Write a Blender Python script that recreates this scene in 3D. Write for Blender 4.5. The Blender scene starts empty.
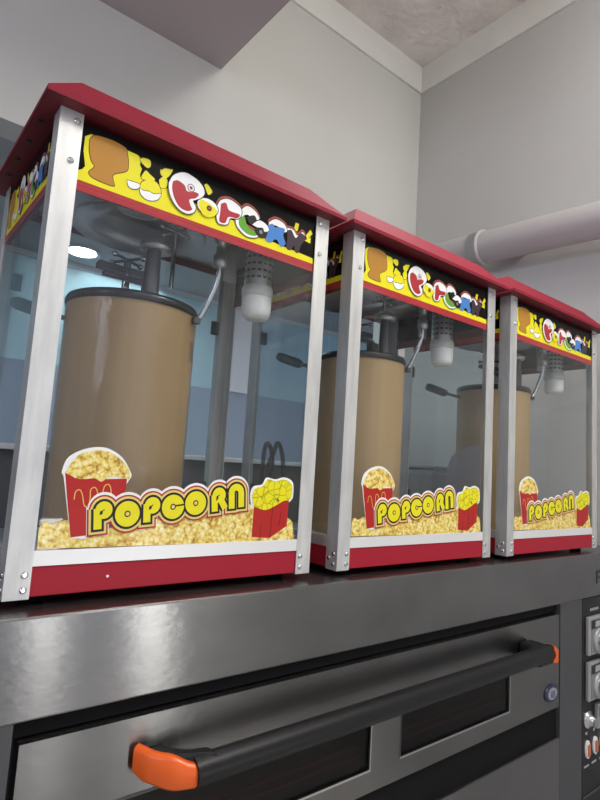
import bpy, bmesh, math, random
from mathutils import Vector, Matrix
random.seed(3)
S = bpy.context.scene
COL = S.collection
PI = math.pi

# ------------------------------------------------------------------ materials
def mat(name, col=(.5,.5,.5), rough=.5, metal=0., coat=0., spec=.5, emit=None, estr=0.):
    m = bpy.data.materials.new(name); m.use_nodes = True
    b = m.node_tree.nodes['Principled BSDF']
    b.inputs['Base Color'].default_value = (*col, 1)
    b.inputs['Roughness'].default_value = rough
    b.inputs['Metallic'].default_value = metal
    b.inputs['Coat Weight'].default_value = coat
    b.inputs['Coat Roughness'].default_value = .08
    b.inputs['Specular IOR Level'].default_value = spec
    if emit:
        b.inputs['Emission Color'].default_value = (*emit, 1)
        b.inputs['Emission Strength'].default_value = estr
    return m
def nd(m, t, **kw):
    n = m.node_tree.nodes.new(t)
    for k, v in kw.items(): setattr(n, k, v)
    return n
def ln(m, a, b): m.node_tree.links.new(a, b)
def bsdf(m): return m.node_tree.nodes['Principled BSDF']
def noise_col(m, c1, c2, scale=5, detail=4, stretch=(1,1,1), lo=.35, hi=.65):
    tc = nd(m,'ShaderNodeTexCoord'); mp = nd(m,'ShaderNodeMapping'); mp.inputs['Scale'].default_value = stretch
    no = nd(m,'ShaderNodeTexNoise'); no.inputs['Scale'].default_value = scale; no.inputs['Detail'].default_value = detail
    cr = nd(m,'ShaderNodeValToRGB')
    cr.color_ramp.elements[0].position = lo; cr.color_ramp.elements[0].color = (*c1,1)
    cr.color_ramp.elements[1].position = hi; cr.color_ramp.elements[1].color = (*c2,1)
    ln(m,tc.outputs['Object'],mp.inputs[0]); ln(m,mp.outputs[0],no.inputs['Vector'])
    ln(m,no.outputs['Fac'],cr.inputs[0]); ln(m,cr.outputs[0],bsdf(m).inputs['Base Color'])
    return no
def bump(m, scale, strength, dist=.001, detail=3, stretch=(1,1,1)):
    tc = nd(m,'ShaderNodeTexCoord'); mp = nd(m,'ShaderNodeMapping'); mp.inputs['Scale'].default_value = stretch
    no = nd(m,'ShaderNodeTexNoise'); no.inputs['Scale'].default_value = scale; no.inputs['Detail'].default_value = detail
    bp = nd(m,'ShaderNodeBump'); bp.inputs['Strength'].default_value = strength; bp.inputs['Distance'].default_value = dist
    ln(m,tc.outputs['Object'],mp.inputs[0]); ln(m,mp.outputs[0],no.inputs['Vector'])
    ln(m,no.outputs['Fac'],bp.inputs['Height']); ln(m,bp.outputs[0],bsdf(m).inputs['Normal'])
def glass(name, tint, refl=1.0, rough=.02, haze=0., hazecol=(.8,.8,.85)):
    m = bpy.data.materials.new(name); m.use_nodes = True
    nt = m.node_tree; nt.nodes.remove(bsdf(m)); out = nt.nodes['Material Output']
    tr = nd(m,'ShaderNodeBsdfTransparent'); tr.inputs[0].default_value = (*tint,1)
    gl = nd(m,'ShaderNodeBsdfGlossy'); gl.inputs['Roughness'].default_value = rough
    gl.inputs[0].default_value = (refl,refl,refl,1)
    # thin pane: Schlick reflectance of one face, the same from both sides
    ge = nd(m,'ShaderNodeNewGeometry'); dt = nd(m,'ShaderNodeVectorMath',operation='DOT_PRODUCT')
    ln(m,ge.outputs['Incoming'],dt.inputs[0]); ln(m,ge.outputs['Normal'],dt.inputs[1])
    ab = nd(m,'ShaderNodeMath',operation='ABSOLUTE'); ln(m,dt.outputs['Value'],ab.inputs[0])
    sb = nd(m,'ShaderNodeMath',operation='SUBTRACT'); sb.inputs[0].default_value = 1; ln(m,ab.outputs[0],sb.inputs[1])
    pw = nd(m,'ShaderNodeMath',operation='POWER'); pw.inputs[1].default_value = 5; ln(m,sb.outputs[0],pw.inputs[0])
    fr = nd(m,'ShaderNodeMath',operation='MULTIPLY_ADD'); fr.inputs[1].default_value = .96; fr.inputs[2].default_value = .035
    ln(m,pw.outputs[0],fr.inputs[0])
    mx = nd(m,'ShaderNodeMixShader')
    ln(m,fr.outputs[0],mx.inputs[0]); ln(m,tr.outputs[0],mx.inputs[1]); ln(m,gl.outputs[0],mx.inputs[2])
    last = mx
    if haze:
        df = nd(m,'ShaderNodeBsdfDiffuse'); df.inputs[0].default_value = (*hazecol,1)
        tl = nd(m,'ShaderNodeBsdfTranslucent'); tl.inputs[0].default_value = (*hazecol,1)
        ad = nd(m,'ShaderNodeMixShader'); ln(m,df.outputs[0],ad.inputs[1]); ln(m,tl.outputs[0],ad.inputs[2])
        m2 = nd(m,'ShaderNodeMixShader'); m2.inputs[0].default_value = haze
        ln(m,mx.outputs[0],m2.inputs[1]); ln(m,ad.outputs[0],m2.inputs[2]); last = m2
    ln(m,last.outputs[0],out.inputs[0])
    return m

RED = mat('red_enamel',(.36,.012,.028),.45,0,0,.25)
ROOFRED = mat('red_roof_enamel',(.235,.017,.032),.65,0,0,.15)
MAROON = mat('maroon_inner',(.14,.01,.018),.6)
ALU = mat('brushed_aluminium',(.70,.70,.69),.45,.7)
noise_col(ALU,(.60,.60,.60),(.74,.74,.72),14,5,(3,3,.6)); bump(ALU,60,.25,.0006,3,(6,6,.3))
WRAIL = mat('white_rail',(.80,.80,.80),.35,.3)
def brushed(name,c1,c2,rough=.23):
    m = mat(name,c1,rough,.97)
    noise_col(m,c1,c2,5,7,(1,1,1.5),.3,.7)
    b = bsdf(m); b.inputs['Anisotropic'].default_value = .92
    tg = nd(m,'ShaderNodeCombineXYZ'); tg.inputs['Z'].default_value = 1
    ln(m,tg.outputs[0],b.inputs['Tangent'])
    bump(m,90,.12,.0015,5,(.5,1,1.2))
    return m
STEEL = brushed('dark_brushed_steel',(.20,.198,.20),(.265,.262,.265))
DOORST = brushed('door_steel',(.185,.183,.183),(.25,.247,.247))
FRAMEST = mat('frame_grey',(.075,.074,.08),.45,.3)
CHROME = mat('chrome',(.62,.62,.63),.22,1.)
TUBE = mat('galvanised',(.42,.42,.41),.4,.85)
CHAMBER = mat('chamber_steel',(.50,.50,.51),.3,.85)
BLACK = mat('black_plastic',(.012,.012,.014),.38)
RUBBER = mat('black_rubber',(.004,.004,.005),.8,0,0,.2)
RIM = mat('black_rim',(.015,.015,.016),.3)
DARKMETAL = mat('dark_metal',(.10,.10,.105),.4,.7)
HANDLE = mat('handle_black',(.009,.009,.010),.4,0,0,.3)
ORANGE = mat('orange_plastic',(.85,.13,.015),.32)
PORCELAIN = mat('lamp_cap',(.55,.55,.53),.4)
JAR = mat('frosted_jar',(.78,.78,.76),.35)
CARD = mat('cardboard',(.42,.28,.13),.6,0,.15)
noise_col(CARD,(.385,.255,.118),(.455,.31,.155),3,3,(6,6,.4)); bump(CARD,9,.35,.006,4,(1.6,1.6,.8))
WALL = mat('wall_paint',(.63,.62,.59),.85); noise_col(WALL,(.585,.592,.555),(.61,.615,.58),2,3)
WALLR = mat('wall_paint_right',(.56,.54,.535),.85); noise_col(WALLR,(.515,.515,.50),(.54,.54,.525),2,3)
BAND = mat('band_plaster',(.78,.765,.735),.85); noise_col(BAND,(.73,.73,.69),(.78,.78,.74),5,5)
CEIL = mat('rough_ceiling',(.8,.76,.73),.95); noise_col(CEIL,(.72,.67,.64),(.82,.78,.75),6,8,(1,1,1),.3,.6); bump(CEIL,22,.8,.02,6)
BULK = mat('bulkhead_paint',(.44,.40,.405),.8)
FARW = mat('far_wall',(.46,.66,.73),.8)
FARWHITE = mat('far_white',(.80,.82,.84),.7)
DADO = mat('far_dado',(.30,.37,.47),.7)
FARC = mat('far_ceiling',(.42,.42,.43),.9)
SILL = mat('sill',(.62,.64,.66),.5)
SPLASH = mat('dark_lower_wall',(.10,.10,.105),.6)
FLOOR = mat('floor_tile',(.52,.50,.48),.5)
PIPE = mat('pipe_grey',(.47,.45,.45),.55,0,0,.3)
GREYBOX = mat('grey_box',(.30,.30,.31),.5)
CABLE = mat('black_cable',(.01,.01,.01),.5)
LAMPON = mat('downlight',(1,1,1),.5,emit=(1,1,.98),estr=14)
OVENGL = glass('oven_glass',(.42,.38,.37),.7,.05)
OVENIN = mat('oven_inside',(.035,.03,.028),.6)
HEATER = mat('heating_tube',(.30,.06,.05),.5)
GFRONT = glass('front_glass',(.965,.975,.975),.9)
GSIDE = glass('side_glass',(.945,.95,.955),.9)
GBACK = glass('back_glass',(.87,.925,.935),.9)
FILM = glass('film',(.7,.7,.75),.5,.2,.55,(.62,.62,.70))
def flat(n, c, r=.35): return mat(n, c, r, 0, 0, .25)
P_YEL = flat('print_yellow',(.80,.72,.015)); P_BLK = flat('print_black',(.018,.016,.012)); P_RED = flat('print_red',(.44,.02,.018))
P_TAN = flat('print_tan',(.76,.60,.20)); P_WHT = flat('print_white',(.86,.86,.86)); P_ORG = flat('print_orange',(.47,.22,.035))
P_SGN = mat('print_sign_black',(.005,.0045,.0045),.25,0,0,.12); P_SRED = flat('print_sign_red',(.42,.03,.04)); P_GRN = flat('print_green',(.13,.36,.04))
P_BLU = flat('print_blue',(.07,.22,.56)); P_PUR = flat('print_purple',(.055,.035,.045)); P_HALO = flat('print_halo',(.36,.075,.05))
P_SWIRL = flat('print_swirl',(.85,.42,.10)); P_GRY = flat('print_grey',(.25,.25,.24))
def popcorn_mat(name, scale, cols):
    m = mat(name,(.8,.6,.2),.4,0,.3)
    tc = nd(m,'ShaderNodeTexCoord')
    no = nd(m,'ShaderNodeTexNoise'); no.inputs['Scale'].default_value = scale*.8; no.inputs['Detail'].default_value = 2
    vm = nd(m,'ShaderNodeVectorMath',operation='MULTIPLY_ADD'); vm.inputs[1].default_value = (.014,.014,.014)
    vo = nd(m,'ShaderNodeTexVoronoi'); vo.inputs['Scale'].default_value = scale
    n2 = nd(m,'ShaderNodeTexNoise'); n2.inputs['Scale'].default_value = scale*2.2; n2.inputs['Detail'].default_value = 3
    ad = nd(m,'ShaderNodeMath',operation='MULTIPLY_ADD'); ad.inputs[1].default_value = .75
    cr = nd(m,'ShaderNodeValToRGB'); e = cr.color_ramp.elements
    while len(e) < len(cols): e.new(.5)
    for i,(p,c) in enumerate(cols): e[i].position = p; e[i].color = (*c,1)
    ln(m,tc.outputs['Object'],no.inputs['Vector']); ln(m,no.outputs['Color'],vm.inputs[0]); ln(m,tc.outputs['Object'],vm.inputs[2])
    ln(m,vm.outputs[0],vo.inputs['Vector']); ln(m,tc.outputs['Object'],n2.inputs['Vector'])
    ln(m,vo.outputs['Distance'],ad.inputs[0])
    sb = nd(m,'ShaderNodeMath',operation='SUBTRACT'); sb.inputs[1].default_value = .38
    ln(m,n2.outputs['Fac'],sb.inputs[0]); ln(m,sb.outputs[0],ad.inputs[2])
    ln(m,ad.outputs[0],cr.inputs[0]); ln(m,cr.outputs[0],bsdf(m).inputs['Base Color'])
    return m
P_POP = popcorn_mat('print_popcorn',105,[(.10,(.92,.88,.66)),(.30,(.86,.74,.30)),(.50,(.80,.62,.12)),(.66,(.66,.42,.06)),(.85,(.36,.17,.02))])
P_POPY = flat('print_popcorn_yellow',(.86,.80,.02))
def _lines(m):
    tc = nd(m,'ShaderNodeTexCoord'); vo = nd(m,'ShaderNodeTexVoronoi',feature='DISTANCE_TO_EDGE'); vo.inputs['Scale'].default_value = 72
    cr = nd(m,'ShaderNodeValToRGB'); e = cr.color_ramp.elements
    e[0].position=.0; e[0].color=(.34,.30,.01,1); e[1].position=.07; e[1].color=(.80,.73,.015,1)
    ln(m,tc.outputs['Object'],vo.inputs['Vector']); ln(m,vo.outputs['Distance'],cr.inputs[0]); ln(m,cr.outputs[0],bsdf(m).inputs['Base Color'])
_lines(P_POPY)

# ------------------------------------------------------------------ mesh helpers
class MB:
    """collects shapes with material slots and links them as ONE mesh object"""
    def __init__(s): s.v=[]; s.f=[]; s.mi=[]; s.sm=[]; s.mats=[]
    def slot(s,m):
        if m not in s.mats: s.mats.append(m)
        return s.mats.index(m)
    def add(s,vs,fs,m,smooth=False):
        o=len(s.v); s.v+= [tuple(v) for v in vs]; k=s.slot(m)
        for f in fs: s.f.append([o+i for i in f]); s.mi.append(k); s.sm.append(smooth)
        return s
    def box(s,a,b,m):
        (x0,y0,z0),(x1,y1,z1)=a,b
        return s.add([(x0,y0,z0),(x1,y0,z0),(x1,y1,z0),(x0,y1,z0),(x0,y0,z1),(x1,y0,z1),(x1,y1,z1),(x0,y1,z1)],
            [(3,2,1,0),(4,5,6,7),(0,1,5,4),(1,2,6,5),(2,3,7,6),(3,0,4,7)],m)
    def prism(s,pts,h,m,fn):
        """pts 2-D outline, fn(u,v,w) -> 3-D, extruded w from 0 to h"""
        n=len(pts); vs=[fn(u,v,0) for u,v in pts]+[fn(u,v,h) for u,v in pts]
        fs=[tuple(range(n))[::-1],tuple(range(n,2*n))]+[(i,(i+1)%n,n+(i+1)%n,n+i) for i in range(n)]
        return s.add(vs,fs,m)
    def lathe(s,prof,m,o=(0,0,0),seg=40,axis='z',smooth=True,cap=True):
        vs=[];n=len(prof)
        for r,h in prof:
            for i in range(seg):
                a=2*PI*i/seg; x,y=r*math.cos(a),r*math.sin(a)
                p={'z':(x,y,h),'y':(x,h,y),'x':(h,x,y)}[axis]; vs.append((o[0]+p[0],o[1]+p[1],o[2]+p[2]))
        fs=[(k*seg+i,k*seg+(i+1)%seg,(k+1)*seg+(i+1)%seg,(k+1)*seg+i) for k in range(n-1) for i in range(seg)]
        s.add(vs,fs,m,smooth)
        if cap:
            s.add(vs[:seg],[tuple(range(seg))[::-1]],m); s.add(vs[-seg:],[tuple(range(seg))],m)
        return s
    def tube(s,pts,r,m,seg=12,smooth=True):
        P=[Vector(p) for p in pts]; R=r if isinstance(r,(list,tuple)) else [r]*len(P); vs=[]; up=None
        for i,p in enumerate(P):
            t=(P[min(i+1,len(P)-1)]-P[max(i-1,0)]).normalized()
            if up is None: up=Vector((0,0,1)) if abs(t.z)<.9 else Vector((1,0,0))
            a=t.cross(up).normalized(); b=a.cross(t).normalized(); up=b
            for k in range(seg):
                q=2*PI*k/seg; vs.append(p+a*(R[i]*math.cos(q))+b*(R[i]*math.sin(q)))
        n=len(P)
        s.add(vs,[(k*seg+i,k*seg+(i+1)%seg,(k+1)*seg+(i+1)%seg,(k+1)*seg+i) for k in range(n-1) for i in range(seg)],m,smooth)
        s.add(vs[:seg],[tuple(range(seg))[::-1]],m); s.add(vs[-seg:],[tuple(range(seg))],m)
        return s
    def ball(s,c,r,m,seg=14):
        pr=[(max(r*math.sin(PI*i/8),1e-5),-r*math.cos(PI*i/8)) for i in range(9)]
        return s.lathe(pr,m,c,seg,cap=False)
    def build(s,name,parent=None,bevel=0.):
        me=bpy.data.meshes.new(name); me.from_pydata(s.v,[],s.f)
        for m in s.mats: me.materials.append(m)
        me.polygons.foreach_set('material_index',s.mi); me.polygons.foreach_set('use_smooth',s.sm)
        me.update()
        bm=bmesh.new(); bm.from_mesh(me); bmesh.ops.recalc_face_normals(bm,faces=bm.faces) if bevel>=0 else None
        bm.to_mesh(me); bm.free()
        o=bpy.data.objects.new(name,me); COL.objects.link(o)
        if parent: o.parent=parent
        if bevel>0:
            b=o.modifiers.new('bevel','BEVEL'); b.width=bevel; b.segments=2; b.limit_method='ANGLE'; b.angle_limit=math.radians(50)
        return o
def smooth_path(pts,n=8):
    P=[Vector(p) for p in pts]; out=[]
    for i in range(len(P)-1):
        p0,p1,p2,p3=P[max(i-1,0)],P[i],P[i+1],P[min(i+2,len(P)-1)]
        for k in range(n):
            t=k/n; out.append(.5*((2*p1)+(p2-p0)*t+(2*p0-5*p1+4*p2-p3)*t*t+(3*p1-p0-3*p2+p3)*t**3))
    out.append(P[-1]); return out
def tag(o,label,cat,group=None):
    o['label']=label; o['category']=cat
    if group: o['group']=group
    return o
def empty(name,loc,rz=0):
    o=bpy.data.objects.new(name,None); COL.objects.link(o); o.location=loc; o.rotation_euler=(0,0,rz); o.empty_display_size=.05
    return o
def struct(o): o['kind']='structure'; return o
WRAP = glass('plastic_wrap',(.93,.92,.90),.9,.08)
def _wrapbump(m):
    tc=nd(m,'ShaderNodeTexCoord'); mp=nd(m,'ShaderNodeMapping'); mp.inputs['Scale'].default_value=(1.5,1.5,.5)
    no=nd(m,'ShaderNodeTexNoise'); no.inputs['Scale'].default_value=16; no.inputs['Detail'].default_value=5; no.inputs['Distortion'].default_value=1.2
    bp=nd(m,'ShaderNodeBump'); bp.inputs['Strength'].default_value=.9; bp.inputs['Distance'].default_value=.006
    ln(m,tc.outputs['Object'],mp.inputs[0]); ln(m,mp.outputs[0],no.inputs['Vector']); ln(m,no.outputs['Fac'],bp.inputs['Height'])
    gl=[n for n in m.node_tree.nodes if n.type=='BSDF_GLOSSY'][0]; ln(m,bp.outputs[0],gl.inputs['Normal'])
_wrapbump(WRAP)
TAPE = mat('brown_tape',(.26,.15,.06),.35,0,.3)

# ------------------------------------------------------------------ setting
def box_struct(name,a,b,m,bev=0):
    return struct(MB().box(a,b,m).build(name,None,bev))
CX,CYW,CZ = 2.029,1.0,2.444         # room corner (right wall, back wall) and ceiling height
HDR,SIL,FARY,FARZ = 1.229,.222,2.42,1.30
FZ=-1.25
box_struct('floor',(-3,-4.2,FZ-.1),(CX+.1,CYW,FZ),FLOOR)
box_struct('ceiling',(-3,-4.2,CZ),(CX+.1,CYW+.1,CZ+.1),CEIL)
w=MB(); w.box((-3,CYW,HDR),(CX+.1,CYW+.12,CZ),WALL); w.box((1.865,CYW,SIL),(CX+.1,CYW+.12,HDR),WALL)
struct(w.build('wall_back',None,-1))
box_struct('wall_back_lower',(-3,CYW,FZ),(CX+.1,CYW+.12,SIL),SPLASH).name='wall_lower'
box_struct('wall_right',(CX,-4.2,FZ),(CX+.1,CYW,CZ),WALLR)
box_struct('wall_left',(-3.1,-4.2,FZ),(-3,CYW,CZ),WALL)
box_struct('trim_1',(-3,CYW-.012,2.293),(CX-.012,CYW,CZ),BAND)
box_struct('trim_2',(CX-.012,-4.2,2.293),(CX,CYW,CZ),BAND)
box_struct('trim_3',(-3,CYW-.03,SIL-.014),(1.865,CYW+.15,SIL+.004),SILL,.003)
box_struct('wall_far',(-3,FARY,FZ),(4.6,FARY+.1,FARZ),FARW)
box_struct('wall_far_right',(4.6,CYW+.12,FZ),(4.7,FARY+.1,FARZ),FARW)
box_struct('wall_far_left',(-3.1,CYW+.12,FZ),(-3,FARY+.1,FARZ),FARW)
box_struct('ceiling_far',(-3,CYW+.12,FARZ),(4.6,FARY+.1,FARZ+.1),FARC)
box_struct('floor_far',(-3,CYW+.12,FZ-.1),(4.6,FARY+.1,FZ),FLOOR)
box_struct('trim_4',(-3,FARY-.012,FZ),(4.6,FARY,.69),DADO)
box_struct('trim_5',(-3,FARY-.02,FARZ-.03),(4.6,FARY,FARZ),SILL)
box_struct('trim_6',(1.775,FARY-.03,.69),(1.945,FARY,FARZ-.03),FARWHITE)
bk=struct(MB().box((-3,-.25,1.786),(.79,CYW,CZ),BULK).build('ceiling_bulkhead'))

# downlight in the far room
t=empty('downlight',(.66,2.17,FARZ)); tag(t,'round white downlight glowing in the ceiling of the back room','ceiling light')
MB().lathe([(.075,0),(.095,0),(.095,-.012),(.075,-.008)],SILL,(0,0,-.001),32,cap=False).build('trim_ring',t)
MB().lathe([(.074,-.002),(.074,-.010)],LAMPON,(0,0,-.001),32).build('diffuser',t)
# grey pipe on the right wall
t=empty('wall_pipe',(1.915,.05,1.212)); tag(t,'thick pale grey drain pipe with a collar running along the right wall','pipe')
d=Vector((0,.70,.04)); a=Vector((0,-2.2,-.126))
MB().tube([a,d*.5,d],.070,PIPE,32).build('pipe_run',t)
n=d.normalized(); c=d*.68
MB().tube([c-n*.03,c-n*.027,c-n*.018,c-n*.016,c+n*.028,c+n*.032],[.072,.080,.080,.0755,.0755,.071],PIPE,32).build('collar',t)
MB().tube([d*.985,d+Vector((.03,.05,.006)),d+Vector((.114,.075,.006))],[.066,.064,.064],PIPE,28).build('elbow',t)
MB().box((.055,.30,.0),(.1135,.33,.07),TUBE).build('wall_bracket',t)

# ------------------------------------------------------------------ deck oven
ov=empty('deck_oven',(1.0,.4,FZ)); tag(ov,'wide stainless steel deck oven carrying the three popcorn machines','oven')
def ob(mb,name,parent=None,bev=0.):
    o=mb.build(name,parent or ov,bev)
    if (parent or ov) is ov: o.location=-Vector(ov.location)
    return o
YO=-.05
ob(MB().box((-.06,YO,-.148),(2.02,.93,-.012),STEEL),'top_hood',None,.003)
b=MB(); b.box((-.05,YO+.03,FZ+.08),(2.01,.92,-.148),OVENIN); ob(b,'body')
ob(MB().box((-.05,YO+.002,FZ+.08),(.0225,YO+.03,-.148),FRAMEST),'frame_post')
ob(MB().box((1.512,YO+.001,FZ+.08),(1.652,YO+.03,-.148),FRAMEST),'frame_post')
# door with two windows: frame pieces around real openings
b=MB(); dz0,dz1=-.436,-.176; wx=[(.12,.712),(.802,1.238)]; wz0,wz1=-.395,-.285
b.box((.032,YO,wz1),(1.503,YO+.028,dz1),DOORST); b.box((.032,YO,dz0),(1.503,YO+.028,wz0),DOORST)
for x0,x1 in ((.032,.12),(.712,.802),(1.238,1.503)): b.box((x0,YO,wz0),(x1,YO+.028,wz1),DOORST)
door=ob(b,'oven_door')
for x0,x1 in wx:
    g=MB().box((x0+.001,YO+.006,wz0+.001),(x1-.001,YO+.010,wz1-.001),OVENGL).build('window_pane',door)
    f=MB(); e=.004
    f.box((x0,YO-.001,wz0),(x1,YO+.004,wz0+e),CHROME); f.box((x1-e*.8,YO-.001,wz0+e),(x1,YO+.004,wz1),CHROME)
    f.box((x0,YO-.001,wz1-e),(x1-e*.8,YO+.004,wz1),DARKMETAL); f.box((x0,YO-.001,wz0+e),(x0+e*.6,YO+.004,wz1-e),DARKMETAL); f.build('window_trim',door)
    h=MB()
    for zz in (-.352,-.372): h.tube([(x0+.015,YO+.0235,zz),(x1-.015,YO+.0235,zz)],.0035,HEATER,8)
    h.build('heating_tube',door)
# handle
hd=MB().tube([(.262,-.112,-.245),(.28,-.112,-.2445),(1.30,-.112,-.239),(1.325,-.112,-.239)],[.021,.0215,.0215,.021],HANDLE,28); hd=ob(hd,'door_handle')
def bracket(pts,zc,name):
    m=MB().prism(pts,.043,HANDLE,lambda u,v,w:(u,v,zc-.0215+w-.003)); return m.build(name,hd,.010)
bracket([(.200,YO),(.243,YO),(.250,-.068),(.268,-.083),(.300,-.092),(.300,-.130),(.262,-.114),(.238,-.102),(.214,-.080)],-.2405,'bracket')
bracket([(1.333,YO),(1.275,YO),(1.270,-.074),(1.262,-.088),(1.24,-.092),(1.24,-.130),(1.312,-.130),(1.326,-.118),(1.333,-.088)],-.239,'bracket')
def cap(path,zc,name,UP,DN):
    m=MB(); n=len(path); prof=[]
    for i,(x,y) in enumerate(path):
        t=i/(n-1)
        def lerp(kn):
            for (a0,v0),(a1,v1) in zip(kn,kn[1:]):
                if t<=a1: s=(t-a0)/(a1-a0); s=s*s*(3-2*s); return v0+(v1-v0)*s
            return kn[-1][1]
        up=lerp(UP); dn=lerp(DN)
        prof.append((zc+dn,zc+up))
    P=[Vector((x,y,0)) for x,y in path]; ctr=Vector((.7,YO,0)); vs=[]
    for i,p in enumerate(P):
        tg=(P[min(i+1,n-1)]-P[max(i-1,0)]).normalized(); nn=Vector((tg.y,-tg.x,0))
        if nn.dot(p-ctr)<0: nn=-nn
        z0,z1=prof[i]
        for o_,za,zb in ((-.001,z0,z1),(.006,z0+.001,z1-.001),(.010,z0+.006,z1-.006)):
            q=p+nn*o_; vs.append((q.x,q.y,za)); vs.append((q.x,q.y,zb))
    # ring of 6 points per station: inner bottom, mid bottom, outer bottom, outer top, mid top, inner top
    idx=[0,2,4,5,3,1]; fs=[]
    for i in range(n-1):
        for k in range(6):
            a_,b_=idx[k],idx[(k+1)%6]; fs.append((i*6+a_,i*6+b_,(i+1)*6+b_,(i+1)*6+a_))
    m.add(vs,fs,ORANGE,True); m.add(vs,[tuple(idx),tuple((n-1)*6+k for k in idx)[::-1]],ORANGE)
    o=m.build(name,hd); o['label']='orange end cap'; return o
cap([(v.x,v.y) for v in smooth_path([(.199,YO-.004,0),(.213,-.080,0),(.237,-.103,0),(.260,-.115,0),(.270,-.118,0)],6)],-.2405,'end_cap',
    [(0,.028),(.4,.024),(.75,.012),(1,-.004)],[(0,-.012),(.2,-.019),(.5,-.025),(.8,-.023),(.94,-.019),(1,-.012)])
cap([(v.x,v.y) for v in smooth_path([(1.336,-.084,0),(1.335,-.105,0),(1.326,-.122,0),(1.314,-.130,0)],6)],-.239,'end_cap',[(0,.006),(.3,.018),(1,.016)],[(0,-.010),(.3,-.024),(1,-.02)])
# badge
bd=MB().lathe([(.026,0),(.026,-.003),(.024,-.004)],mat('badge_blue',(.015,.018,.06),.35),(0,0,0),32,'y').build('round_badge',door); bd.location=(1.457,YO-.0002,-.390); bd.scale=(1.45,1,.92)
e=MB().lathe([(.0175,0),(.0175,-.0012)],mat('badge_silver',(.42,.43,.47),.35,.5),(0,-.0041,0),28,'y'); BI=mat('badge_ink',(.05,.055,.10),.4)
for x0,x1,z0,z1 in ((-.009,.009,.006,.008),(-.001,.001,-.010,.006),(-.007,-.004,-.007,.003),(.004,.007,-.007,.003),(-.009,.009,-.011,-.009)):
    e.box((x0,-.0060,z0),(x1,-.0053,z1),BI)
e.build('emblem',bd)
# black recess below the door, then the next deck
ob(MB().box((.0225,YO+.012,-.52),(1.512,YO+.03,-.440),RUBBER),'recess_strip')
ob(MB().box((.0225,YO-.002,-.90),(1.508,YO+.03,-.520),STEEL),'lower_panel',None,.004)
ob(MB().box((.0225,YO+.014,-.172),(1.512,YO+.03,-.150),RUBBER),'recess_strip')
# control panel
cp=MB().box((1.653,YO+.0,-.95),(2.005,YO+.03,-.150),mat('panel_black',(.010,.009,.011),.35,0,0,.3)); cp=ob(cp,'control_panel')
DGR=mat('dial_grey',(.36,.355,.355),.4,.3); DFACE=mat('dial_face',(.20,.195,.195),.45); TXT=mat('panel_text',(.35,.35,.36),.5)
for zc in (-.262,-.398):
    m=MB(); x0,x1=1.672,1.792; h=.058
    m.box((x0,YO-.012,zc-h),(x1,YO-.0,zc+h),DGR); dl=m.build('dial_unit',cp,.003)
    m=MB(); m.box((x0+.014,YO-.0135,zc-h+.008),(x1-.010,YO-.012,zc+h-.010),DFACE); m.box((x0+.014,YO-.0145,zc+.022),(x1-.010,YO-.0135,zc+h-.010),BLACK)
    m.box((x0+.038,YO-.0152,zc+.026),(x1-.026,YO-.0145,zc+h-.014),TXT)
    m.build('dial_face',dl)
    MB().lathe([(.040,0),(.040,-.006),(.034,-.008)],DGR,(x0+.068,YO-.0136,zc-.018),30,'y').build('dial_ring',dl)
    m=MB().lathe([(.026,0),(.025,-.020),(.020,-.024)],CHROME,(x0+.068,YO-.0217,zc-.018),24,'y'); m.box((x0+.065,YO-.053,zc-.043),(x0+.071,YO-.0457,zc+.007),DGR); m.build('knob',dl)
    ms=MB()
    for k in range(5): ms.box((x0+.035+.012*k,YO-.0006,zc+h+.014),(x0+.043+.012*k,YO,zc+h+.022),TXT)
    ms.build('panel_text',cp)
m=MB().lathe([(.026,0),(.026,-.006),(.015,-.01),(.014,-.028)],CHROME,(1.688,YO,-.512),20,'y'); m.build('rotary_switch',cp)
m=MB(); m.box((1.735,YO-.012,-.548),(1.795,YO,-.474),DGR); o=m.build('meter_unit',cp,.002); MB().box((1.746,YO-.0135,-.512),(1.79,YO-.012,-.484),BLACK).build('meter_window',o)
for k in range(3):
    xc=1.683+.052*k; m=MB()
    m.lathe([(.013,0),(.013,-.008)],P_WHT,(xc,YO,-.598),18,'y'); 
    m=MB(); m.prism([(xc+.013*math.cos(q*PI/9),-.598+.026*math.sin(q*PI/9)) for q in range(18)],.006,P_WHT,lambda u,v,w:(u,YO-w,v)); sw=m.build('rocker_switch',cp)
    MB().box((xc-.007,YO-.010,-.615),(xc+.007,YO-.006,-.583),mat('rocker_orange',(.50,.15,.06),.35)).build('rocker',sw)
    MB().box((xc-.008,YO-.0006,-.556),(xc+.004,YO,-.548),TXT).build('panel_text',cp); MB().box((xc-.018,YO-.0006,-.650),(xc+.014,YO,-.644),TXT).build('panel_text',cp)
ob(MB().box((1.655,YO-.002,-.735),(2.0,YO,-.728),DARKMETAL),'panel_seam')
# mark at the hood's right end
m=MB(); x,z=1.752,-.088; INK=mat('ink_black',(.012,.012,.013),.4)
m.box((x,YO-.001,z-.022),(x+.007,YO-.0002,z+.020),INK); m.box((x+.007,YO-.001,z+.012),(x+.03,YO-.0002,z+.020),INK); m.box((x+.007,YO-.001,z-.004),(x+.024,YO-.0002,z+.003),INK)
ob(m,'maker_mark')
for x in (.03,1.93):
    for y in (.02,.86): ob(MB().box((x,y,FZ),(x+.05,y+.05,FZ+.08),DARKMETAL),'leg')

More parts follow.
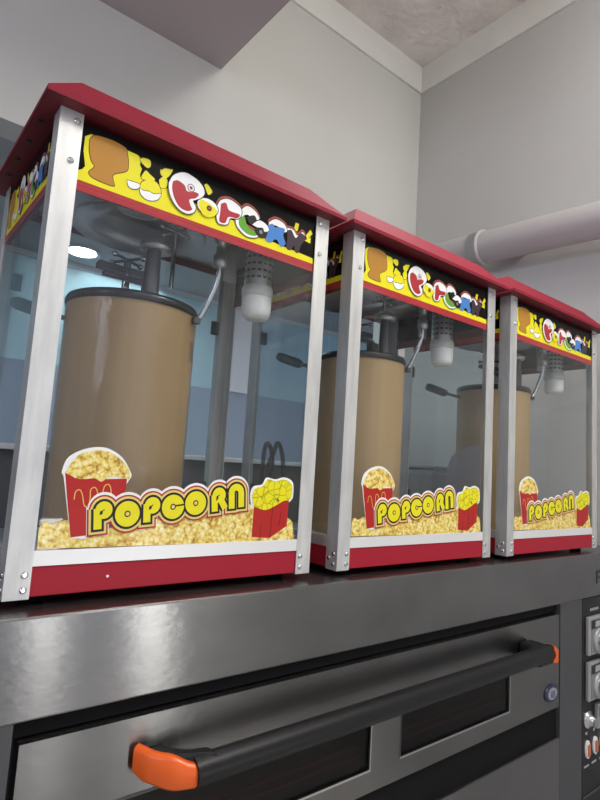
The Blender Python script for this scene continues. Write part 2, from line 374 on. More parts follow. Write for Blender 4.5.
# things on the oven top behind the machines
bx=empty('storage_box',(1.86,.70,-.012)); tag(bx,'grey box standing on the oven top behind the middle popcorn machine','box')
MB().box((-.13,-.1,0),(.125,.1,.245),GREYBOX).build('body',bx,.006); MB().box((-.137,-.107,.245),(.132,.107,.258),GREYBOX).build('lid',bx,.003)
loop=smooth_path([(0,0,0),(-.016,0,.06),(-.018,0,.24),(-.006,0,.287),(.014,0,.26),(.02,0,.2),(.014,.03,.10),(.016,.02,.2),(.024,0,.255),(.040,0,.292),(.062,0,.25),(.078,0,.14),(.085,0,.006)],8)
cb=MB().tube(loop,.008,CABLE,10).build('cable'); cb.location=(.94,.70,-.004)
tag(cb,'black looped cable standing up behind the nearest popcorn machine','cable')

# ------------------------------------------------------------------ popcorn machine
W,D,PW,H=.56,.395,.0354,.7463
A={}
A['bucket_white']=[(85.3,84.5),(75.7,126.1),(65.6,173.6),(61.7,182.4),(68.1,203.7),(87.5,217.1),(109.9,223.2),(130.6,221.5),(153.1,208.5),(168.6,186.7),(170.3,178.7),(163.9,167.3),(160.6,151.3),(164.9,141.8),(141.3,118.3),(113.5,85.1)]
A['bucket_red']=[(66.7,181.4),(78.8,177.3),(122.3,173.7),(163.9,175.8),(162.4,149.8),(137.3,131.2),(133.6,90.1),(85.0,85.3),(75.9,131.1)]
A['bucket_pop']=[(66.9,181.4),(72.2,193.4),(85.2,210.5),(107.3,217.8),(128.4,217.1),(149.7,206.4),(163.6,192.4),(167.6,180.5),(165.4,175.1),(145.8,178.4),(132.6,176.6),(122.7,169.8),(111.8,174.6),(96.7,172.9),(84.1,173.7),(73.8,178.4)]
A['swirl1']=[(83.8,142.3),(85.0,153.6),(90.9,156.3),(95.5,148.8),(99.6,133.7),(104.9,131.1),(107.6,141.3),(107.3,156.6),(113.3,160.6),(117.8,154.2),(118.6,146.5)]
A['swirl2']=[(126.3,153.1),(128.6,163.5),(135.0,165.5),(139.1,157.2),(139.6,146.8)]
A['strip']=[(39.7,70.1),(38.7,97.5),(42.4,107.4),(48.0,109.2),(57.4,104.3),(69.5,109.9),(78.0,111.3),(86.3,88.9),(127.9,95.3),(208.9,109.6),(301.2,117.1),(384.1,121.9),(398.7,132.9),(405.1,136.6),(412.2,133.0),(420.0,121.8),(492.4,111.8),(502.8,107.8),(510.8,101.9),(517.6,65.6)]
A['box_red']=[(415.4,132.2),(451.6,135.0),(498.1,146.9),(496.4,94.3),(456.8,72.4),(414.9,75.6)]
A['box_pop']=[(409.2,151.5),(415.3,165.5),(432.1,170.0),(442.7,183.3),(462.2,180.4),(481.5,184.9),(501.2,176.4),(503.8,156.8),(498.2,144.9),(484.9,142.9),(466.1,133.9),(442.9,125.5),(423.9,129.3),(414.3,134.8)]
A['box_white']=[(408.8,134.8),(404.8,155.2),(411.3,169.5),(430.3,173.8),(440.0,187.0),(461.9,184.3),(483.6,188.9),(505.0,179.7),(508.2,152.9),(502.4,143.0),(490.2,139.0),(419.5,127.4)]
A['L_P1']=[(123.8,95.4),(120.3,129.1),(131.1,124.5)]
A['L_O1']=[(169.4,120.3),(189.9,120.1),(167.0,143.4)]
A['L_P2']=[(203.5,104.8),(201.1,135.7),(210.8,133.1)]
A['L_C']=[(248.3,130.9),(268.6,134.3),(246.0,154.4)]
A['L_O2']=[(295.3,138.5)]
A['L_R']=[(329.8,121.5),(326.2,161.0),(339.1,155.9),(351.3,127.4)]
A['L_N']=[(365.1,126.3),(362.0,160.0),(371.0,171.1),(385.7,129.2),(382.7,162.2)]
A['sign_yellow']=[(36.3,639.8),(35.8,654.6),(42.3,658.9),(46.2,665.5),(41.4,688.8),(41.1,714.1),(49.8,721.4),(78.5,725.6),(109.5,719.7),(128.8,719.0),(134.6,714.2),(133.9,703.1),(138.0,697.6),(135.6,685.9),(138.0,679.7),(156.2,677.7),(179.7,683.1),(209.1,675.6),(259.6,671.2),(335.7,668.1),(388.0,656.8),(432.6,654.2),(484.7,652.9),(523.0,651.2),(524.0,638.2)]
A['figure']=[(49.0,711.9),(55.9,721.8),(75.8,725.3),(92.5,725.3),(107.6,721.6),(110.8,712.6),(113.6,699.0),(112.3,683.7),(92.5,670.5),(91.3,660.8),(94.6,650.5),(78.2,649.4),(57.9,651.9),(53.2,658.5),(60.5,669.9),(55.2,677.7),(50.2,692.6)]
A['flakes']=[[(132.7,712.8),(138.1,717.5),(150.0,718.5),(152.5,708.9),(147.0,703.1),(137.6,707.4)],[(138.4,685.2),(144.6,697.3),(152.5,693.8),(162.1,688.5),(158.0,684.4),(140.4,680.0)],[(172.6,707.9),(178.2,714.8),(192.2,717.3),(191.1,712.2),(181.3,699.0)],[(169.7,689.9),(176.6,698.7),(184.7,695.8),(184.5,681.9),(174.0,677.8)],[(170.8,710.2),(181.8,710.0),(192.0,718.8),(189.8,708.6),(181.4,697.6),(171.7,701.4)],[(256.3,714.0),(262.2,717.9),(273.7,707.7),(267.5,698.9),(263.8,700.7)]]
A['eggw']=[[(114.7,668.5),(135.6,669.2),(134.9,661.5),(125.1,656.9),(117.7,659.3)],[(136.8,662.2),(145.3,660.9),(154.1,662.8),(163.3,661.7),(175.1,666.1),(171.5,655.7),(161.5,649.0),(149.6,647.6),(140.1,653.1)]]
A['eggy']=[(137.7,662.5),(139.5,673.7),(152.0,683.9),(167.3,682.9),(175.6,667.8),(163.2,662.3),(154.0,663.6),(145.2,661.5)]
A['P_w']=[(186.8,690.4),(194.7,708.1),(214.5,720.7),(236.5,718.2),(252.0,709.1),(257.2,697.3),(251.3,686.5),(240.2,678.3),(235.5,674.3),(241.8,665.5),(239.4,654.6),(226.4,647.6),(210.9,649.9),(197.6,660.6),(188.9,675.8)]
A['P_f']=[(194.2,696.4),(203.3,701.5),(216.8,697.3),(222.6,688.5),(237.2,692.4),(245.8,690.8),(239.9,681.3),(228.8,675.0),(231.4,665.0),(235.4,658.5),(226.0,652.1),(211.1,654.6),(200.3,666.2),(193.9,682.4)]
A['o_w']=[(266.3,674.2),(287.5,681.7)]
A['o_hole']=[(269.2,672.7)]
A['o_f']=[(246.4,673.5),(251.5,684.3),(260.2,683.3),(269.1,681.7),(285.6,674.6),(283.0,663.9),(271.4,656.1),(257.5,656.7)]
A['p_w']=[(285.8,684.4),(292.5,697.3),(310.0,705.3),(333.8,698.9),(339.4,686.7),(332.2,674.2),(315.1,669.1),(310.1,655.8),(292.4,651.6),(286.1,661.8)]
A['p_f']=[(293.1,690.3),(303.5,695.7),(311.9,683.8),(335.1,683.6),(329.5,674.0),(311.3,670.4),(305.2,656.8),(292.7,655.9),(292.8,673.9)]
A['c_w']=[(337.3,693.4),(351.4,706.9),(371.4,702.0),(380.4,690.0),(366.9,685.4),(352.9,689.7),(342.2,681.0),(349.2,666.5),(377.0,660.4),(377.8,651.5),(354.8,646.5),(332.9,657.8),(327.8,672.7)]
A['c_d']=[(350.4,683.8),(368.2,693.3),(375.1,682.0),(362.2,671.9)]
A['c_f']=[(334.4,675.0),(345.7,683.9),(354.9,666.8),(374.9,661.5),(375.6,654.2),(356.3,651.1),(337.1,660.9)]
A['o2_d']=[(386.5,665.2),(404.2,671.0)]
A['o2_w']=[(365.2,673.6),(380.6,687.3),(397.8,684.4),(404.8,674.6),(395.1,668.7),(389.7,674.9),(378.0,672.0)]
A['r_w']=[(404.5,691.9),(420.1,703.5),(441.5,700.8),(450.2,689.4),(442.9,683.5),(429.7,689.8),(413.0,689.5),(405.2,683.4)]
A['r_f']=[(401.1,683.8),(412.8,691.2),(419.5,686.4),(433.8,690.4),(444.6,689.4),(441.4,675.9),(448.2,660.4),(437.1,650.6),(427.8,661.1),(420.4,660.5),(412.0,651.9),(398.8,653.7),(402.5,667.0)]
A['n_w']=[(446.3,694.6),(465.7,696.3),(477.5,687.5),(490.0,698.8),(497.1,694.5),(491.1,684.6),(474.0,675.6),(455.8,684.1)]
A['n_f']=[(451.0,689.7),(461.5,693.8),(473.6,680.8),(485.8,695.6),(499.8,689.1),(488.7,669.3),(482.6,651.2),(473.7,652.1),(470.5,663.7),(462.8,651.4),(451.9,652.7),(452.4,672.3)]
A['squig']=[(491.6,679.3),(525.9,680.7),(529.2,655.9),(506.9,657.4),(486.3,661.3)]
A['yf']=[[(471.8,713.8),(480.7,713.9),(477.6,696.6),(467.0,696.7)],[(500.3,694.8),(511.8,711.4),(518.0,704.1),(504.6,687.0)],[(498.0,683.1),(514.0,695.5),(513.3,681.3)]]
def art_sign(fn,flip=False):
    """printed sign: board, yellow field, cartoon lettering and red strip; fn(x,z,off) places it"""
    m=MB(); x0,x1,zt=PW*1000,(W-PW)*1000,736.
    cnt=[0]
    def P(pts,k,mt):
        cnt[0]+=1; q=k*.0004+(cnt[0]%7)*.000015
        m.add([fn(x/1000,z/1000,q) for x,z in pts],[tuple(range(len(pts)))],mt)
    disc=lambda c,r,k,mt,sx=1: P([(c[0]+sx*r*math.cos(i*PI/12),c[1]+r*math.sin(i*PI/12)) for i in range(24)],k,mt)
    def grow(pts,d):
        cx=sum(p[0] for p in pts)/len(pts); cz=sum(p[1] for p in pts)/len(pts); o=[]; n=len(pts)
        ar=sum(pts[i][0]*pts[(i+1)%n][1]-pts[(i+1)%n][0]*pts[i][1] for i in range(n)); s=1 if ar>0 else -1
        for i in range(n):
            a,b,c=pts[i-1],pts[i],pts[(i+1)%n]
            t=Vector((c[0]-a[0],c[1]-a[1])); t=t.normalized() if t.length>0 else t
            o.append((b[0]+s*t.y*d,b[1]-s*t.x*d))
        return o
    def soft(pts): return [(v.x,v.y) for v in smooth_path([(x,z,0) for x,z in pts]+[(pts[0][0],pts[0][1],0)],5)[:-1]]
    # board with real thickness
    b0=[fn(x,z,o) for o in (0,-.003) for x,z in ((PW,.6221),(W-PW,.6221),(W-PW,.736),(PW,.736))]
    m.add(b0,[(0,1,2,3),(7,6,5,4),(0,4,5,1),(1,5,6,2),(2,6,7,3),(3,7,4,0)],P_SGN)
    P(soft(A['sign_yellow'])[:-5] if False else A['sign_yellow'],1,P_YEL)
    P([(x0,622.1),(x1,622.1),(x1,639.2),(x0,639.2)],2,P_SRED)
    P([(x0,634.2),(x1,634.2),(x1,635.2),(x0,635.2)],3,P_HALO)
    P(soft(grow(A['figure'],1.2)),2,P_BLK); P(soft(A['figure']),3,P_ORG)
    for f in A['flakes']: P(soft(grow(f,1.)),2,P_BLK); P(soft(f),3,P_YEL)
    for f in A['eggw']: P(soft(grow(f,1.2)),4,P_BLK); P(soft(f),5,P_WHT)
    P(soft(grow(A['eggy'],1.2)),3,P_BLK); P(soft(A['eggy']),4,P_YEL)
    for f in A['yf']: P(grow(f,1.),2,P_BLK); P(f,3,P_YEL)
    P(soft(A['squig']),2,P_SGN)
    up=lambda pts,d: [(x,z+d) for x,z in pts]
    # halo, ink outline, white cap, colour fill, letter by letter
    ow=[(A['o_w'][0][0]+21.5*math.cos(i*PI/12),A['o_w'][0][1]+15.5*math.sin(i*PI/12)) for i in range(24)]
    o2=[(A['o2_d'][0][0]+15*math.cos(i*PI/12),A['o2_d'][0][1]+11.5*math.sin(i*PI/12)) for i in range(24)]
    for k in ('p_w','c_w','r_w','n_w'): P(soft(up(grow(A[k],3.),3)),3,P_HALO)
    for j,(wht,fill,mt) in enumerate((('n_w','n_f',P_PUR),('r_w','r_f',P_BLU),('c_w','c_f',P_GRN),('p_w','p_f',P_SRED),(None,'o_f',P_YEL),('P_w','P_f',P_SRED))):
        k=4+2*j; outline=ow if wht is None else A[wht]; sf=(lambda q:q) if wht is None else soft
        if wht=='c_w': pass
        P(sf(grow(outline,1.6)),k,P_BLK); P(sf(outline),k+.8,P_WHT); P(soft(A[fill]),k+1.4,mt)
        if wht=='c_w': P(soft(A['c_d']),k+1.7,P_BLK); P(o2,k+1.5,P_BLK); P(soft(A['o2_w']),k+1.9,P_WHT); disc(A['o2_d'][0],4,k+2.2,P_GRY)
    disc(A['o_hole'][0],5.2,15.6,P_BLK); disc(A['o_hole'][0],3.,15.8,P_HALO)
    disc((229.5,697.),7.5,17.6,P_GRY); disc((229.5,697.),5.5,17.8,P_WHT); disc((229.5,697.),3.2,18.,P_SRED)
    return m
def letter_mesh():
    """POPCORN in fat round letters: five stacked outlines printed on the glass"""
    L=[]
    def ring(c,rm,hw): L.append(('r',c,rm,hw))
    def bar(a,b,hw): L.append(('b',a,b,hw))
    bar((123.6,96.5),(120.6,128),6.2); ring((130.5,126.),7.4,6.2)
    ring((169.2,120.),12.8,7.6)
    bar((203.2,106),(201.0,136),6.2); ring((210.8,133.6),7.4,6.2)
    ring((248.,131.3),12.8,7.6)
    ring((290.5,137.8),12.8,7.6)
    bar((329.8,123.),(326.6,152),6.2); ring((336.5,152.2),7.4,6.2); bar((338,148),(351.,128.8),6.2)
    bar((365.,128),(362.6,156),6.2); bar((385.4,131),(383.2,158.5),6.2)
    L.append(('a',(372.8,157.),10.3,6.2))
    m=MB()
    fn=lambda x,z,k:(x/1000,.0022-k*.0003,z/1000)
    def P(pts,k,mt): m.add([fn(x,z,k) for x,z in pts],[tuple(range(len(pts)))],mt)
    def annulus(c,r0,r1,k,mt,a0=0,a1=2*PI,n=32):
        if r0<=.3 and a1-a0>6.2: P([(c[0]+r1*math.cos(i*2*PI/n),c[1]+r1*math.sin(i*2*PI/n)) for i in range(n)],k,mt); return
        for i in range(n):
            p,q=a0+(a1-a0)*i/n,a0+(a1-a0)*(i+1)/n
            P([(c[0]+r*math.cos(t),c[1]+r*math.sin(t)) for r,t in ((r0,p),(r1,p),(r1,q),(r0,q))],k,mt)
    for k,(d,mt,sh) in enumerate(((11.2,P_WHT,3.2),(10.0,P_RED,0),(7.4,P_TAN,0),(3.8,P_BLK,0),(0,P_YEL,0))):
        kk=6+k
        for j,e in enumerate(L):
            kk=6+k+(j%4)*.22
            if e[0]=='r': annulus((e[1][0],e[1][1]+sh),0 if d>4 else max(0,e[2]-e[3]-d),e[2]+e[3]+d,kk,mt)
            elif e[0]=='a': annulus((e[1][0],e[1][1]+sh),max(0,e[2]-e[3]-d),e[2]+e[3]+d,kk,mt,-.05,PI+.05)
            else:
                a,b=Vector(e[1]),Vector(e[2]); t=(b-a).normalized(); n=Vector((-t.y,t.x)); h=e[3]+d; s=Vector((0,sh))
                a=a-t*d+s; b=b+s
                P([tuple(a-n*h),tuple(a+n*h),tuple(b+n*h),tuple(b-n*h)],kk,mt)
    for c in ((169.2,120.),(248.,131.3),(290.5,137.8)): annulus(c,0,3.2,11.2,P_TAN)
    P([(252,131.6),(270,134.2),(270,137.),(252,134.4)],11.4,P_BLK)
    P([(124.6,118.),(129.,120.5),(129.,126.),(124.6,124.)],11.4,P_BLK); P([(205,126),(209.5,128.5),(209.5,134),(205,132)],11.4,P_BLK)
    P([(331,141),(335,146),(335,152),(331,150)],11.4,P_BLK)
    return m

def make_machine():
    R=empty('popcorn_machine',(0,0,0))
    add=lambda mb,name,par=None,bev=0.: mb.build(name,par or R,bev)
    # base, rails, floor plate, feet
    add(MB().box((.003,.003,.002),(W-.003,D-.003,.0456),RED),'base',None,.0015)
    add(MB().box((PW-.002,.0008,.0456),(W-PW+.002,.012,.0676),WRAIL),'front_rail')
    for x0,x1 in ((.0008,.012),(W-.012,W-.0008)): add(MB().box((x0,PW,.0456),(x1,D-PW,.0676),ALU),'side_rail')
    add(MB().box((.013,.013,.0456),(W-.013,D-.013,.052),CHAMBER),'floor_plate')
    for x in (.05,W-.05):
        for y in (.05,D-.05): add(MB().lathe([(.017,-.0118),(.019,0),(.019,.002)],RUBBER,(x,y,0),20),'rubber_foot')
    # corner posts: aluminium angle, folded
    def ell(x,y,sx,sy):
        t=.0022; p=[(0,0),(PW,0),(PW,t),(t,t),(t,PW),(0,PW)]
        return MB().prism([(x+sx*u,y+sy*v) for u,v in p],H-.0005,ALU,lambda u,v,w:(u,v,w))
    scr=MB().lathe([(.0052,0),(.0048,-.0016),(.003,-.0026)],CHROME,(0,0,0),12,'y')
    for x,y,sx,sy in ((0,0,1,1),(W,0,-1,1),(0,D,1,-1),(W,D,-1,-1)):
        po=add(ell(x,y,sx,sy),'corner_post')
        if y==0:
            cx=x+sx*.026; 
            for i,(dx,z) in enumerate(((0,.013),(0,.034),(0,.730),(-.003*sx,.664))):
                if i==0: s0=scr.build('screw',po) if not hasattr(make_machine,'s') else None
                o=s0 if (i==0 and s0) else bpy.data.objects.new('screw',make_machine.s)
                if not (i==0 and s0): COL.objects.link(o); o.parent=po
                make_machine.s=o.data; o.location=(cx+dx,-.0002,z)
            if x==0:
                for yy,z in ((.012,.013),(.012,.034),(.026,.024)):
                    o=bpy.data.objects.new('screw',make_machine.s); COL.objects.link(o); o.parent=po; o.location=(-.0002,yy,z); o.rotation_euler=(0,0,-PI/2)
        else:
            for zc in (.14,.56):
                hx=x+sx*.040
                add(MB().box((hx-.010,D-.006,zc-.018),(hx+.010,D+.004,zc+.018),BLACK),'hinge',po,.002)
    # panes
    add(MB().box((PW-.01,.0024,.06),(W-PW+.01,.0050,.63),GFRONT),'front_glass')
    add(MB().box((.0024,PW-.01,.06),(.0050,D-PW+.01,.63),GSIDE),'side_glass'); add(MB().box((W-.0050,PW-.01,.06),(W-.0024,D-PW+.01,.63),GSIDE),'side_glass')
    bd_=add(MB().box((PW-.01,D-.0060,.052),(W/2-.002,D-.0034,.70),GBACK),'back_door'); bd_['label']='blue tinted back door pane'
    bd_=add(MB().box((W/2+.002,D-.0060,.052),(W-PW+.01,D-.0034,.70),GBACK),'back_door'); bd_['label']='blue tinted back door pane'
    # signs
    s=add(art_sign(lambda x,z,o:(x,.0045-o*.5,z)),'sign_panel',None,-1); s['label']='printed front sign with bubble letters POPCORN'
    k=(D-2*PW)/(W-2*PW)
    s=add(art_sign(lambda x,z,o:(.0045-o*.5,D-PW-(x-PW)*k,z)),'sign_panel',None,-1)
    s=add(art_sign(lambda x,z,o:(W-.0045+o*.5,PW+(x-PW)*k,z)),'sign_panel',None,-1)
    add(MB().box((PW,D-.006,.70),(W-PW,D-.003,.738),MAROON),'back_header')
    for x0,x1 in ((.0052,.008),(W-.008,W-.0052)): add(MB().box((x0,PW,.617),(x1,D-PW,.6395),MAROON),'inner_strip')
    # roof: hipped sheet with a short lip
    ovh,tp,z0,z1=.0267,.034,H,.8189; lip=.008
    r=MB(); V=[]
    for o,z in ((-ovh,z0),(-ovh,z0+lip),(tp,z1)): V+= [(o,o,z),(W-o,o,z),(W-o,D-o,z),(o,D-o,z)]
    r.add(V,[(a+i,a+(i+1)%4,a+4+(i+1)%4,a+4+i) for a in (0,4) for i in range(4)]+[(8,9,10,11)],ROOFRED); 
    rf=add(r,'roof',None,-1)
    u=MB(); i_=.012-ovh
    u.box((-ovh+.001,-ovh+.001,z0),(W+ovh-.001,D+ovh-.001,z0+.004),MAROON); add(u,'underside',rf)
    for yy in (.07,.15,.23,.31): add(MB().lathe([(.005,-.003),(.005,0)],BLACK,(-.013,yy,z0),10),'plug',rf)
    # stickers on the glass
    st=MB(); fn=lambda x,z,k:(x/1000,.0022-k*.0003,z/1000)
    def P(m,pts,k,mt): m.add([fn(x,z,k) for x,z in pts],[tuple(range(len(pts)))],mt)
    soft=lambda pts:[(v.x,v.y) for v in smooth_path([(x,z,0) for x,z in pts]+[(pts[0][0],pts[0][1],0)],5)[:-1]]
    P(st,A['strip'],1,P_POP); st=add(st,'glass_sticker',None,-1); st['label']='sticker of heaped popcorn along the bottom of the glass'
    b=MB(); P(b,soft(A['bucket_white']),2,P_WHT); P(b,A['bucket_red'],3,P_RED); P(b,soft(A['bucket_pop']),4,P_POP)
    for k in ('swirl1','swirl2'):
        q=smooth_path([(x,z,0) for x,z in A[k]],6)
        for i in range(len(q)-1):
            a,c=q[i],q[i+1]; t=(c-a).normalized(); n=Vector((-t.y,t.x,0))*.9; t*=.5
            P(b,[tuple((p)[:2]) for p in (a-n-t,a+n-t,c+n+t,c-n+t)],5+.2*(i%4),P_SWIRL)
    b=add(b,'bucket_sticker',None,-1); b['label']='sticker of a red popcorn bucket'
    b=MB(); P(b,soft(A['box_white']),2,P_WHT); P(b,A['box_red'],3,P_RED); P(b,soft(A['box_pop']),5,P_POPY)
    P(b,[(456.3,72.4),(457.3,72.4),(460,134),(459,134)],4,P_BLK); P(b,[(434,76),(434.7,76),(434.5,100),(433.8,100)],4,P_BLK); P(b,[(476,95),(477,95),(481,122),(480,122)],4,P_BLK)
    P(b,[(467,146),(473,141),(474,143),(468,148)],6,P_BLK)
    b=add(b,'box_sticker',None,-1); b['label']='sticker of a red box of yellow popcorn'
    o=add(letter_mesh(),'lettering_sticker',None,-1); o['label']='sticker reading POPCORN in yellow and black letters'
    # inside: top plate, hood, kettle in its cardboard sleeve
    add(MB().box((.012,.012,.715),(W-.012,D-.012,.72),CHAMBER),'top_plate')
    add(MB().lathe([(.135,.668),(.13,.664),(.09,.69),(.05,.714)],CHAMBER,(.215,.19,0),40,cap=False),'steam_hood')
    kx,ky,kr=.234,.199,.117
    ke=add(MB().lathe([(kr,.052),(kr,.30),(kr+.0005,.48),(kr,.4955)],CARD,(kx,ky,0),64),'kettle'); ke['label']='kettle wrapped in brown cardboard'
    add(MB().lathe([(kr-.006,.4955),(kr+.003,.4955),(kr+.004,.505),(kr+.001,.512),(kr-.01,.513),(.03,.521),(.001,.522)],RIM,(kx,ky,0),64,cap=False),'rim',ke)
    tp_=smooth_path([(.135,.262,.476),(.112,.281,.482),(.098,.291,.486)],4)
    hn=add(MB().tube(tp_,.005,DARKMETAL,10).tube([(.100,.289,.485),(.094,.297,.488),(.062,.336,.505),(.056,.343,.508)],[.009,.013,.014,.010],BLACK,14),'tilt_handle',ke)
    sr=MB().tube([(kx-.02,ky,.521),(kx-.02,ky,.606)],.007,CHROME,10)
    for a in (.5,.5+PI/2):
        dx,dy=.036*math.cos(a),.036*math.sin(a)
        sr.tube([(kx-.02-dx,ky-dy,.604),(kx-.02+dx,ky+dy,.604)],.003,DARKMETAL,8); sr.ball((kx-.02-dx,ky-dy,.604),.006,CHROME); sr.ball((kx-.02+dx,ky+dy,.604),.006,CHROME)
    add(sr,'stirrer_knob',ke)
    gb=MB().box((kx-.075,ky-.012,.575),(kx+.03,ky+.012,.587),DARKMETAL).box((kx-.072,ky-.03,.553),(kx+.02,ky-.018,.562),DARKMETAL).box((kx+.005,ky-.035,.535),(kx+.03,ky-.012,.556),DARKMETAL); add(gb,'gear_bracket',ke,.002)
    add(MB().lathe([(.015,.51),(.013,.60)],DARKMETAL,(.226,.108,0),20).lathe([(.022,.602),(.028,.606),(.028,.618),(.015,.624)],TUBE,(.232,.115,0),28),'stirrer_motor',ke)
    # rod with crossbars hanging from the top plate
    hr=MB().tube([(.285,.17,.714),(.285,.17,.56)],.0045,CHROME,10)
    for a in (.2,1.9):
        dx,dy=.035*math.cos(a),.035*math.sin(a); hr.tube([(.285-dx,.17-dy,.683),(.285+dx,.17+dy,.683)],.0028,CHROME,8); hr.ball((.285-dx,.17-dy,.683),.005,CHROME); hr.ball((.285+dx,.17+dy,.683),.005,CHROME)
    add(hr,'hanging_rod')
    # conduit from kettle up to the top plate
    cp_=smooth_path([(.318,.107,.488),(.325,.103,.502),(.338,.094,.54),(.345,.085,.575),(.346,.083,.60),(.346,.083,.714)],6)
    add(MB().tube(cp_,.0055,CHROME,12),'conduit'); 
    add(MB().lathe([(.010,.60),(.014,.604),(.014,.625),(.009,.63),(.009,.65),(.013,.652),(.013,.66)],TUBE,(.346,.083,0),18),'fitting')
    add(MB().box((.312,.100,.480),(.325,.113,.492),DARKMETAL),'clamp',ke)
    # lamp
    lx,ly=.452,.099
    lt=MB().lathe([(.030,.572),(.030,.714)],TUBE,(lx,ly,0),32)
    for r_ in range(7):
        for a in range(-3,4):
            q=-PI/2-.55+a*.42; c=Vector((math.cos(q),math.sin(q),0)); n=Vector((-c.y,c.x,0)); z=.603+r_*.015; b0=Vector((lx,ly,z))+c*.0302
            lt.add([b0-n*.0042,b0+n*.0042,b0+n*.0042+Vector((0,0,.005)),b0-n*.0042+Vector((0,0,.005))],[(0,1,2,3)],BLACK)
    lt=add(lt,'lamp_housing')
    add(MB().lathe([(.030,.565),(.033,.566),(.034,.575),(.033,.585),(.028,.592),(.024,.60)],PORCELAIN,(lx,ly,0),32),'lamp_collar',lt)
    add(MB().lathe([(.010,.517),(.022,.5185),(.029,.525),(.0315,.535),(.032,.565)],JAR,(lx,ly,0),32),'lamp_jar',lt)
    add(MB().box((lx+.036,ly+.02,.585),(lx+.045,ly+.05,.714),DARKMETAL),'lamp_bracket')
    add(MB().box((lx-.075,ly+.02,.59),(lx-.045,ly+.024,.714),TUBE),'mounting_plate')
    return R
def kids(o): return [c for c in bpy.data.objects if c.parent==o]
def copy_tree(o,par=None):
    c=o.copy(); COL.objects.link(c); c.parent=par
    for ch in kids(o): copy_tree(ch,c)
    return c
G='popcorn machines in a row on the oven'
m1=make_machine(); m2=copy_tree(m1); m3=copy_tree(m1)
m2.location=(.6277,-.0085,0); m2.rotation_euler=(0,0,-.010)
m3.location=(1.2515,-.0244,0); m3.rotation_euler=(0,0,-.0033)
tag(m1,'large red popcorn machine at the left end of the row, nearest the camera','popcorn machine',G)
tag(m2,'red popcorn machine standing in the middle of the row of three','popcorn machine',G)
tag(m3,'red popcorn machine at the right end of the row, farthest from the camera','popcorn machine',G)
# the first kettle is fatter, wrapped in clear film, with a strip of tape
k1=[c for c in kids(m1) if c.name.startswith('kettle')][0]
def per_kettle(m,ox,sc):
    k=[c for c in kids(m) if c.name.split('.')[0]=='kettle'][0]
    k.scale=(sc,sc,1); k.location=(.234*(1-sc)+ox,.199*(1-sc),0); return k
k1=per_kettle(m1,-.012,1.07)
wr=MB(); pr=[(.1185,.054)]+[(.1185+.0006*math.sin(i*2.1),.054+i*.022) for i in range(1,20)]+[(.1185,.494)]
wr.lathe(pr,WRAP,(.234,.199,0),72,cap=False); wr=wr.build('plastic_wrap',k1); wr['label']='clear shrink film over the cardboard'
tp=MB(); an=[math.radians(-20-3*i) for i in range(10)]
tp.add([(.234+r*math.cos(a),.199+r*math.sin(a),z) for a in an for r,z in ((.1176,.405),(.1176,.445),(.1180,.445),(.1180,.405))],
    [(4*i+q,4*i+(q+1)%4,4*i+4+(q+1)%4,4*i+4+q) for i in range(9) for q in range(4)]+[(0,1,2,3),(39,38,37,36)],TAPE); tp.build('tape_strip',k1)
# a paint chip hole in the first base, and film still on the third machine's left pane
MB().lathe([(.0022,0),(.0022,-.0008)],P_WHT,(.148,.0031,.0235),12,'y').build('rivet',m1)
fo=MB().prism([(y,z) for y,z in ((.182,.121),(.182,.225),(.166,.271),(.141,.287),(.113,.298),(.082,.306),(.059,.309),(.051,.300),(.051,.121))],.0006,FILM,lambda u,v,w:(-.0012+w,u+.0244,v)).build('protective_film',m3); fo['label']='milky film left on the side glass'

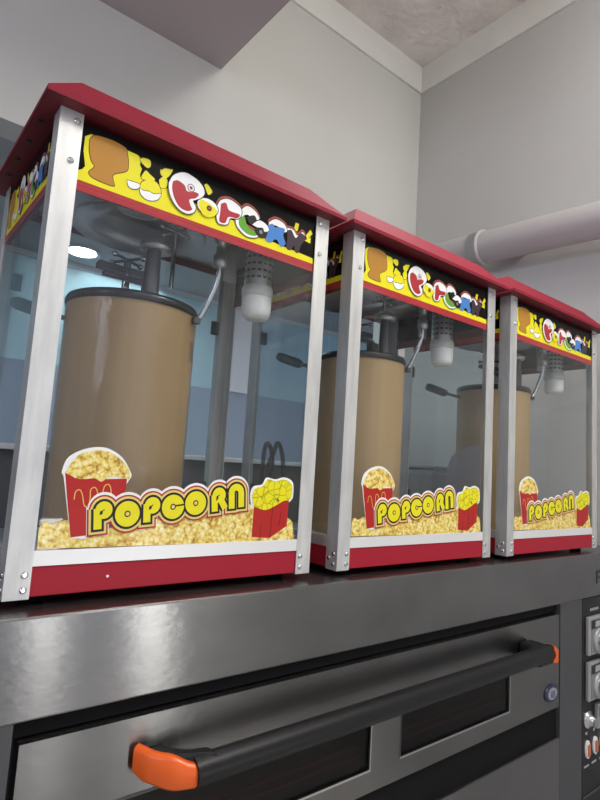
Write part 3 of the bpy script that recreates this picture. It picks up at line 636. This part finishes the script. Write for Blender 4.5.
# ------------------------------------------------------------------ camera
cx,cy,cz,yaw,pitch,roll,f=-.1883,-.8748,.2150,-.6731,.1168,.0625,553.03
fw=Vector((-math.sin(yaw)*math.cos(pitch),math.cos(yaw)*math.cos(pitch),math.sin(pitch)))
rt=Vector((math.cos(yaw),math.sin(yaw),0)); up=rt.cross(fw)
r2=rt*math.cos(roll)+up*math.sin(roll); u2=-rt*math.sin(roll)+up*math.cos(roll)
cam=bpy.data.cameras.new('camera'); co=bpy.data.objects.new('camera',cam); COL.objects.link(co)
M=Matrix((( r2.x,u2.x,-fw.x,cx),(r2.y,u2.y,-fw.y,cy),(r2.z,u2.z,-fw.z,cz),(0,0,0,1))); co.matrix_world=M
cam.sensor_fit='HORIZONTAL'; cam.sensor_width=36; cam.lens=f*36/600; cam.clip_start=.02
S.camera=co

# ------------------------------------------------------------------ light
def area(name,loc,size,power,col=(1,1,1),target=None,sy=None):
    l=bpy.data.lights.new(name,'AREA'); l.energy=power; l.color=col; l.size=size
    if sy: l.shape='RECTANGLE'; l.size_y=sy
    o=bpy.data.objects.new(name,l); COL.objects.link(o); o.location=loc
    if target is not None: o.rotation_euler=(Vector(target)-Vector(loc)).to_track_quat('-Z','Y').to_euler()
    return o
area('ceiling_lamp',(1.35,-1.5,2.42),.3,26,(1,.975,.91),(1.35,-1.5,0),1.2)
area('ceiling_lamp',(-.3,-2.4,2.42),.3,11,(1,.98,.94),(-.3,-2.4,0),1.2)
def fill_point(loc,p,r=.14):
    l=bpy.data.lights.new('ceiling_fill_light','POINT'); l.energy=p; l.color=(1,.97,.90); l.shadow_soft_size=r
    o=bpy.data.objects.new('ceiling_fill_light',l); COL.objects.link(o); o.location=loc
fill_point((1.0,-1.5,2.18),26)  # unseen point light added to brighten the ceiling
area('side_window_light',(-2.6,-1.2,1.3),1.2,16,(.74,.78,1),(0,.8,1.2),1.2)
area('hood_streak_light',(.97,-3.3,-.72),.15,2.6,(1,1,.95),(.97,0,-.72),.9)  # low strip light added behind the camera to streak the oven hood
area('hood_streak_light',(1.72,-3.3,-.72),.24,4.6,(1,1,.95),(1.2,0,-.5),.9)  # second added strip, for the wider streak
area('back_room_lamp',(1.0,1.75,FARZ-.03),.5,16,(.97,.98,1),(1.0,1.75,0),4.)
wd=bpy.data.worlds.new('world'); S.world=wd; wd.use_nodes=True
wd.node_tree.nodes['Background'].inputs[0].default_value=(.74,.77,.90,1); wd.node_tree.nodes['Background'].inputs[1].default_value=.55
S.view_settings.view_transform='Standard'; S.view_settings.look='None'; S.view_settings.gamma=1; S.view_settings.exposure=.5
try: S.cycles.transparent_max_bounces=40
except Exception: pass
